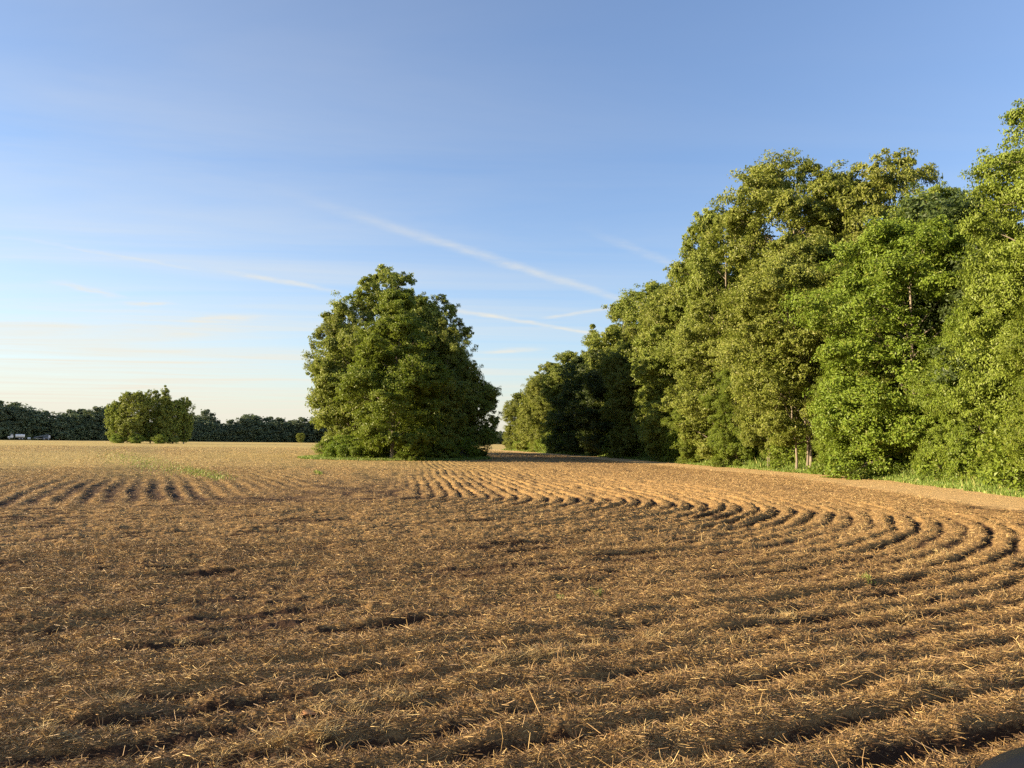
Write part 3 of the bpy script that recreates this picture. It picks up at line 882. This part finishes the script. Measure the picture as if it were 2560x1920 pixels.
def straw_litter():
    V_, F_, T_, base = [], [], [], 0
    # (count, nearest, farthest, power, share of standing stubble)
    for n0, d0, d1, pw, st_share, half in ((950000, 2.3, 13, 1.1, 0.06, 39), (620000, 13, 48, 1.25, 0.10, 37), (330000, 48, 170, 1.3, 0.45, 37)):
        d = d0 + (d1 - d0) * rng.random(n0) ** pw
        a = R(-half) + R(2 * half) * rng.random(n0)
        x, y = d * np.sin(a), d * np.cos(a)
        h, st, ye, tr, ve = field(x, y)
        keep = (rng.random(n0) < 0.04 + 1.05 * st ** 2.1) & (rng.random(n0) > 0.93 * tr) & (ve < 0.3)
        x, y, z, d, st, ye = x[keep], y[keep], h[keep], d[keep], st[keep], ye[keep]
        n = len(x)
        L = (0.016 + 0.078 * rng.random(n) ** 2.5 + 0.13 * (rng.random(n) < 0.03) * rng.random(n)) * (1 + 0.012 * d)
        w = (0.0012 + 0.0017 * rng.random(n) ** 1.5) * (1 + 0.07 * d)
        az = np.where(rng.random(n) < 0.55, row_heading(x, y) + rng.normal(size=n) * 0.55 + np.pi * (rng.random(n) < 0.5), rng.random(n) * 2 * np.pi)
        el_ = np.abs(rng.normal(size=n)) * 0.22
        stub = rng.random(n) < st_share
        el_ = np.where(stub, 0.5 + rng.random(n) * 0.9, el_)
        L = np.where(stub, np.minimum(L * 0.75, 0.14), L)
        t = np.stack([np.cos(az) * np.cos(el_), np.sin(az) * np.cos(el_), np.sin(el_)], 1)
        rl = rng.random(n) * np.pi
        s0 = np.stack([-np.sin(az), np.cos(az), np.zeros(n)], 1)
        s1 = np.cross(t, s0)
        s = s0 * np.cos(rl)[:, None] + s1 * np.sin(rl)[:, None]
        c0 = np.stack([x, y, z + 0.002 + 0.030 * rng.random(n) ** 1.5 * (0.3 + st)], 1)
        bow = np.cross(t, s) * (L * rng.normal(size=n) * 0.14)[:, None]
        hw = s * (w / 2)[:, None]
        p1 = c0 + t * (L * 0.5)[:, None] + bow
        p2 = c0 + t * L[:, None]
        V_.append(np.stack([c0 - hw, c0 + hw, p1 + hw, p1 - hw, p2 + hw * .7, p2 - hw * .7], 1).reshape(-1, 3))
        o_ = base + (np.arange(n) * 6)[:, None]
        F_.append(np.concatenate([o_ + np.array([[0, 1, 2, 3]]), o_ + np.array([[3, 2, 4, 5]])]))
        base += 6 * n
        tn = np.clip(rng.beta(1.4, 1.9, n) * 0.92 + 0.2 * (st - 0.5) + 0.22 * ye, 0, 1)
        T_.append(np.repeat(tn, 6))
    ob = link('straw_litter', mesh_np('straw_litter', np.concatenate(V_), np.concatenate(F_), [mt_straw], {'tint': np.concatenate(T_)}))
    tag(ob, 'chopped straw scattered over the ploughed stubble rows', 'straw', kind='stuff')
    # golden tufts of standing stubble
    P = []
    for (px, py, r_, cnt) in [(1490, 1615, 45, 900), (1250, 1665, 50, 900), (1340, 1650, 45, 700), (1210, 1680, 30, 500), (1708, 1590, 60, 1300), (1770, 1612, 45, 800), (980, 1745, 70, 900), (900, 1770, 60, 700), (640, 1880, 90, 900), (740, 1850, 80, 900),
                              (1950, 1545, 45, 600), (2290, 1400, 30, 500), (2320, 1375, 25, 400), (860, 1420, 30, 300), (470, 1410, 30, 300), (2050, 1640, 60, 500), (2420, 1720, 60, 500), (1620, 1830, 60, 400), (2200, 1540, 50, 400), (500, 1600, 50, 250), (300, 1760, 60, 300), (120, 1850, 60, 300)]:
        cnt = int(cnt * 0.65)
        nc = max(4, cnt // 45)
        cc_ = rng.integers(0, nc, cnt)
        ox, oy = rng.normal(size=nc) * r_ * 1.25, rng.normal(size=nc) * r_ * 0.16
        qx = px + ox[cc_] + rng.normal(size=cnt) * 7
        qy = py + oy[cc_] + rng.normal(size=cnt) * 2.5 - (qx - px) * 0.13
        P += [gpx(q, w_) for q, w_ in zip(qx, np.minimum(qy, 2300))]
    P = np.array(P)
    n = len(P)
    dd = np.hypot(P[:, 0], P[:, 1])
    v, f = blades(n, P[:, 0], P[:, 1], 0.02 + 0.065 * rng.random(n) ** 1.5, 0.0016 + 0.0003 * dd, rng, 1.7)
    ob = link('stubble_tufts', mesh_np('stubble_tufts', v, f, [mt_straw], {'tint': np.repeat(0.70 + 0.30 * rng.random(n), 6)}))
    tag(ob, 'golden tufts of dry grass standing on the straw covered ridges', 'dry grass', kind='stuff')


straw_litter()

mt_dead, Z = material('dead_leaf')
zn = Z.noise(Z.n('ShaderNodeTexCoord').outputs['Object'], 40.0, 3)
zb = Z.n('ShaderNodeBsdfPrincipled')
Z.put(zb.inputs['Base Color'], Z.mix(zn, (0.26, 0.11, 0.04), (0.50, 0.26, 0.10)))
zb.inputs['Roughness'].default_value = 0.7
Z.t.links.new(zb.outputs[0], Z.n('ShaderNodeOutputMaterial').inputs[0])
uu, vv = np.meshgrid(np.linspace(0, 1, 9), np.linspace(-1, 1, 5), indexing='ij')
wd_ = np.sin(np.pi * np.clip(uu, 0.02, 0.98)) ** 0.8 * 0.28
lv = np.stack([uu - 0.5, vv * wd_, 0.35 * np.abs(vv) ** 1.5 * wd_ + 0.14 * np.sin(uu * 4 + 0.4) + 0.03 * vv * np.sin(uu * 9)], -1).reshape(-1, 3)
ii, jj_ = np.meshgrid(np.arange(8), np.arange(4), indexing='ij')
lf = np.stack([ii * 5 + jj_, (ii + 1) * 5 + jj_, (ii + 1) * 5 + jj_ + 1, ii * 5 + jj_ + 1], -1).reshape(-1, 4)
leaf_me = mesh_np('dead_leaf', lv, lf, [mt_dead], None, True)
for px, py, sz, az in ((2503, 1831, 0.13, 2.6), (770, 1790, 0.09, 0.2), (830, 1797, 0.07, 1.9), (2030, 1680, 0.07, 0.9), (1530, 1855, 0.07, 2.2), (2530, 1712, 0.06, 0.4), (1500, 1762, 0.05, 1.2), (620, 1560, 0.06, 2.9), (1060, 1870, 0.06, 1.6)):
    x, y = gpx(px, py)
    o = link('dead_leaf', leaf_me)
    o.location = (x, y, ground_z(x, y) + 0.02)
    o.rotation_euler = (0.35, -0.2, az)
    o.scale = (sz, sz, sz)
    if sz > 0.1:
        tag(o, 'largest curled orange dead leaf, beside the black bodywork in the corner', 'leaf')
    else:
        tag(o, 'small curled dead leaf lying on the straw of the field', 'leaf', 'small dead leaves on the straw')

# ------------------------------------------------------------------ vehicles
def plain(name, col, rough=0.5, spec=0.5, metal=0.0, dirt=0.25):
    mt, P = material(name)
    nz = P.noise(P.n('ShaderNodeTexCoord').outputs['Object'], 7.0, 4, 0.6)
    b = P.n('ShaderNodeBsdfPrincipled')
    P.put(b.inputs['Base Color'], P.mix(P.m('MULTIPLY', P.ramp(nz, 0.4, 0.75), dirt), col, (0.20, 0.14, 0.09)))
    b.inputs['Roughness'].default_value = rough
    b.inputs['Specular IOR Level'].default_value = spec
    b.inputs['Metallic'].default_value = metal
    P.t.links.new(b.outputs[0], P.n('ShaderNodeOutputMaterial').inputs[0])
    return mt


M_WHITE = plain('white_paint', (0.62, 0.62, 0.60), 0.4)
M_BLACK = plain('black_plastic', (0.006, 0.006, 0.007), 0.5, 0.22, dirt=0.04)
M_RUBBER = plain('tyre_rubber', (0.02, 0.02, 0.02), 0.85, 0.2)
M_STEEL = plain('dull_steel', (0.35, 0.36, 0.38), 0.45, 0.5, 0.6)
M_SLATE = plain('slate_blue_paint', (0.055, 0.075, 0.10), 0.5)
M_GLASS = plain('dark_glass', (0.02, 0.025, 0.03), 0.08, 0.6, dirt=0.05)
M_LAMP = plain('lamp_glass', (0.75, 0.75, 0.72), 0.15, 0.6, dirt=0.05)


class MB:
    def __init__(self):
        self.b = bmesh.new()

    def box(self, c, s, bev=0.0, rot=None, taper=None):
        r = bmesh.ops.create_cube(self.b, size=1.0)
        vs = r['verts']
        for v_ in vs:
            if taper and v_.co.z > 0:
                v_.co.x *= taper[0]
                v_.co.y *= taper[1]
            v_.co = Vector((v_.co.x * s[0], v_.co.y * s[1], v_.co.z * s[2]))
        if bev:
            es = list({e for v_ in vs for e in v_.link_edges})
            rb = bmesh.ops.bevel(self.b, geom=es, offset=bev, segments=3, profile=0.6, affect='EDGES')
            vs = list({v_ for f_ in rb['faces'] for v_ in f_.verts} | {v_ for v_ in vs if v_.is_valid})
        M = Matrix.Translation(c) @ (rot.to_4x4() if rot else Matrix.Identity(4))
        for v_ in vs:
            v_.co = M @ v_.co
        return self

    def cyl(self, c, r, L, axis='X', seg=20, r2=None, bev=0.0):
        q = bmesh.ops.create_cone(self.b, cap_ends=True, segments=seg, radius1=r, radius2=r if r2 is None else r2, depth=L)
        vs = q['verts']
        if bev:
            es = [e for e in {e for v_ in vs for e in v_.link_edges} if any(len(f_.verts) > 4 for f_ in e.link_faces)]
            rb = bmesh.ops.bevel(self.b, geom=es, offset=bev, segments=3, profile=0.5, affect='EDGES')
            vs = list({v_ for f_ in rb['faces'] for v_ in f_.verts} | {v_ for v_ in vs if v_.is_valid})
        M = {'X': Matrix.Rotation(R(90), 4, 'Y'), 'Y': Matrix.Rotation(R(90), 4, 'X'), 'Z': Matrix.Identity(4)}[axis]
        for v_ in vs:
            v_.co = M @ v_.co + Vector(c)
        return self

    def pipe(self, pts, r, seg=8):
        V_, F_ = [], []
        tube(pts, [r] * len(pts), seg, V_, F_)
        vv = [self.b.verts.new(p) for p in V_[0]]
        for f_ in F_[0]:
            self.b.faces.new([vv[k] for k in f_])
        return self

    def done(self, name, mat, parent=None, smooth=True):
        me = bpy.data.meshes.new(name)
        bmesh.ops.recalc_face_normals(self.b, faces=self.b.faces)
        self.b.to_mesh(me)
        self.b.free()
        me.materials.append(mat)
        for p in me.polygons:
            p.use_smooth = smooth
        return link(name, me, parent)


def wheel(parent, c, r, w, axis='X'):
    t = MB().cyl(c, r, w, axis, 24, bev=w * 0.22).done('wheel', M_RUBBER, parent)
    o_ = Vector({'X': (1, 0, 0), 'Y': (0, 1, 0)}[axis])
    m = MB()
    m.cyl(c, r * 0.55, w + 0.012, axis, 18)
    m.done('rim', M_STEEL, t, False)
    return t


# quad bike parked beside the camera: only the tip of its fender shows
def quad_bike(x, y):
    root = empty('quad_bike', (x, y, -0.03))
    tag(root, 'glossy black rounded bodywork poking into the bottom right corner, close to the camera', 'vehicle')
    # fender arch over each pair of wheels, swept as a rounded shell
    b = bmesh.new()
    cols = []
    for k, u in enumerate(np.linspace(-1, 1, 25)):
        xx_ = 0.60 * u
        drop = 0.10 * abs(u) ** 5 + 0.02 * u * u
        line = []
        for yy_, zz_ in ((0.36, 0.70), (0.345, 0.80), (0.30, 0.868), (0.22, 0.888), (0.0, 0.893), (-0.22, 0.885), (-0.34, 0.84), (-0.42, 0.72)):
            line.append(b.verts.new((xx_, yy_ * (1 - 0.14 * abs(u) ** 4), zz_ - drop)))
        cols.append(line)
    for k in range(len(cols) - 1):
        for q in range(len(cols[0]) - 1):
            b.faces.new((cols[k][q], cols[k + 1][q], cols[k + 1][q + 1], cols[k][q + 1]))
    me = bpy.data.meshes.new('front_fender')
    b.to_mesh(me)
    b.free()
    me.materials.append(M_BLACK)
    for p in me.polygons:
        p.use_smooth = True
    fo = link('front_fender', me, root)
    fo.location = (0, 0.6, 0)
    sol = fo.modifiers.new('thickness', 'SOLIDIFY')
    sol.thickness = 0.02
    ro = link('rear_fender', me, root)
    ro.location = (0, -0.62, -0.02)
    ro.rotation_euler = (0, 0, math.pi)
    sol = ro.modifiers.new('thickness', 'SOLIDIFY')
    sol.thickness = 0.02
    MB().box((0, 0, 0.55), (0.34, 1.5, 0.36), 0.06).done('body', M_BLACK, root)
    MB().box((0, -0.25, 0.86), (0.32, 0.8, 0.14), 0.05).done('seat', M_RUBBER, root)
    h = MB().pipe([(-0.42, -0.02, 1.12), (-0.3, 0.06, 1.14), (-0.12, 0.12, 1.06), (0.12, 0.12, 1.06), (0.3, 0.06, 1.14), (0.42, -0.02, 1.12)], 0.014)
    h.pipe([(0, 0.12, 1.06), (0, 0.2, 0.85)], 0.02)
    hb = h.done('handlebar', M_STEEL, root)
    for s in (-1, 1):
        MB().cyl((s * 0.40, -0.01, 1.12), 0.02, 0.12, 'X', 12).done('grip', M_RUBBER, hb)
        wheel(root, (s * 0.47, 0.6, 0.30), 0.30, 0.22)
        wheel(root, (s * 0.47, -0.62, 0.30), 0.30, 0.24)
        MB().cyl((s * 0.2, 0.80, 0.66), 0.07, 0.06, 'Y', 16, bev=0.01).done('headlight', M_LAMP, root)
    ax = MB().cyl((0, 0.6, 0.30), 0.03, 0.8).cyl((0, -0.62, 0.30), 0.03, 0.8)
    ax.done('axle', M_STEEL, root)


quad_bike(1.815, 1.28)

# farm traffic in front of the far wood
fx, fy = at(47, 372)
tr_ = empty('truck', (fx, fy, 0.25), R(33))
tag(tr_, 'white truck with a pale tank body parked before the far wood', 'truck')
MB().box((0.7, 0, 0.75), (6.6, 0.9, 0.22), 0.03).done('chassis', M_RUBBER, tr_)
cab = MB().box((-2.0, 0, 1.35), (1.3, 2.1, 1.0), 0.12).box((-2.0, 0, 2.2), (1.25, 2.0, 0.85), 0.14, taper=(0.8, 0.88)).done('cab', M_WHITE, tr_)
MB().box((-3.1, 0, 1.2), (1.2, 1.8, 0.8), 0.2, taper=(0.85, 0.85)).done('bonnet', M_WHITE, tr_)
MB().box((-1.98, 0, 2.22), (1.02, 1.99, 0.42), 0.03).done('window', M_GLASS, cab)
MB().cyl((1.35, 0, 1.75), 0.85, 3.9, 'X', 20, bev=0.25).done('tank', M_WHITE, tr_)
for wx in (-2.9, 1.2, 2.4):
    for s in (-1, 1):
        wheel(tr_, (wx, s * 0.95, 0.5), 0.5, 0.3, 'Y')
fx, fy = at(112, 374)
au = empty('grain_auger', (fx, fy, 0.2), R(33))
tag(au, 'slate blue farm machine with a long sloping chute, right of the white truck', 'farm machine')
rot = Matrix.Rotation(R(-13), 3, 'Y')
MB().box((-0.7, 0, 1.75), (6.4, 0.9, 0.55), 0.1, rot).done('chute', M_SLATE, au)
MB().box((1.2, 0, 1.15), (2.6, 1.6, 1.1), 0.1, taper=(0.7, 0.8)).done('body', M_SLATE, au)
MB().box((2.65, 0, 1.6), (1.0, 1.7, 1.5), 0.12, taper=(0.8, 0.85)).done('cab', M_STEEL, au)
MB().box((-1.8, 0, 0.72), (3.6, 0.25, 0.2), 0.03).done('drawbar', M_STEEL, au)
for wx in (0.6, 2.4):
    for s in (-1, 1):
        wheel(au, (wx, s * 0.95, 0.55), 0.55, 0.35, 'Y')
fx, fy = at(78, 373)
tk = empty('water_tank', (fx, fy, 0.2), R(33))
tag(tk, 'small white tank on the ground between the truck and the farm machine', 'tank')
MB().cyl((0, 0, 0.75), 0.42, 1.3, 'X', 18, bev=0.12).done('drum', M_WHITE, tk)
for s in (-0.4, 0.4):
    MB().box((s, 0, 0.2), (0.14, 0.8, 0.42), 0.02).done('cradle', M_STEEL, tk)
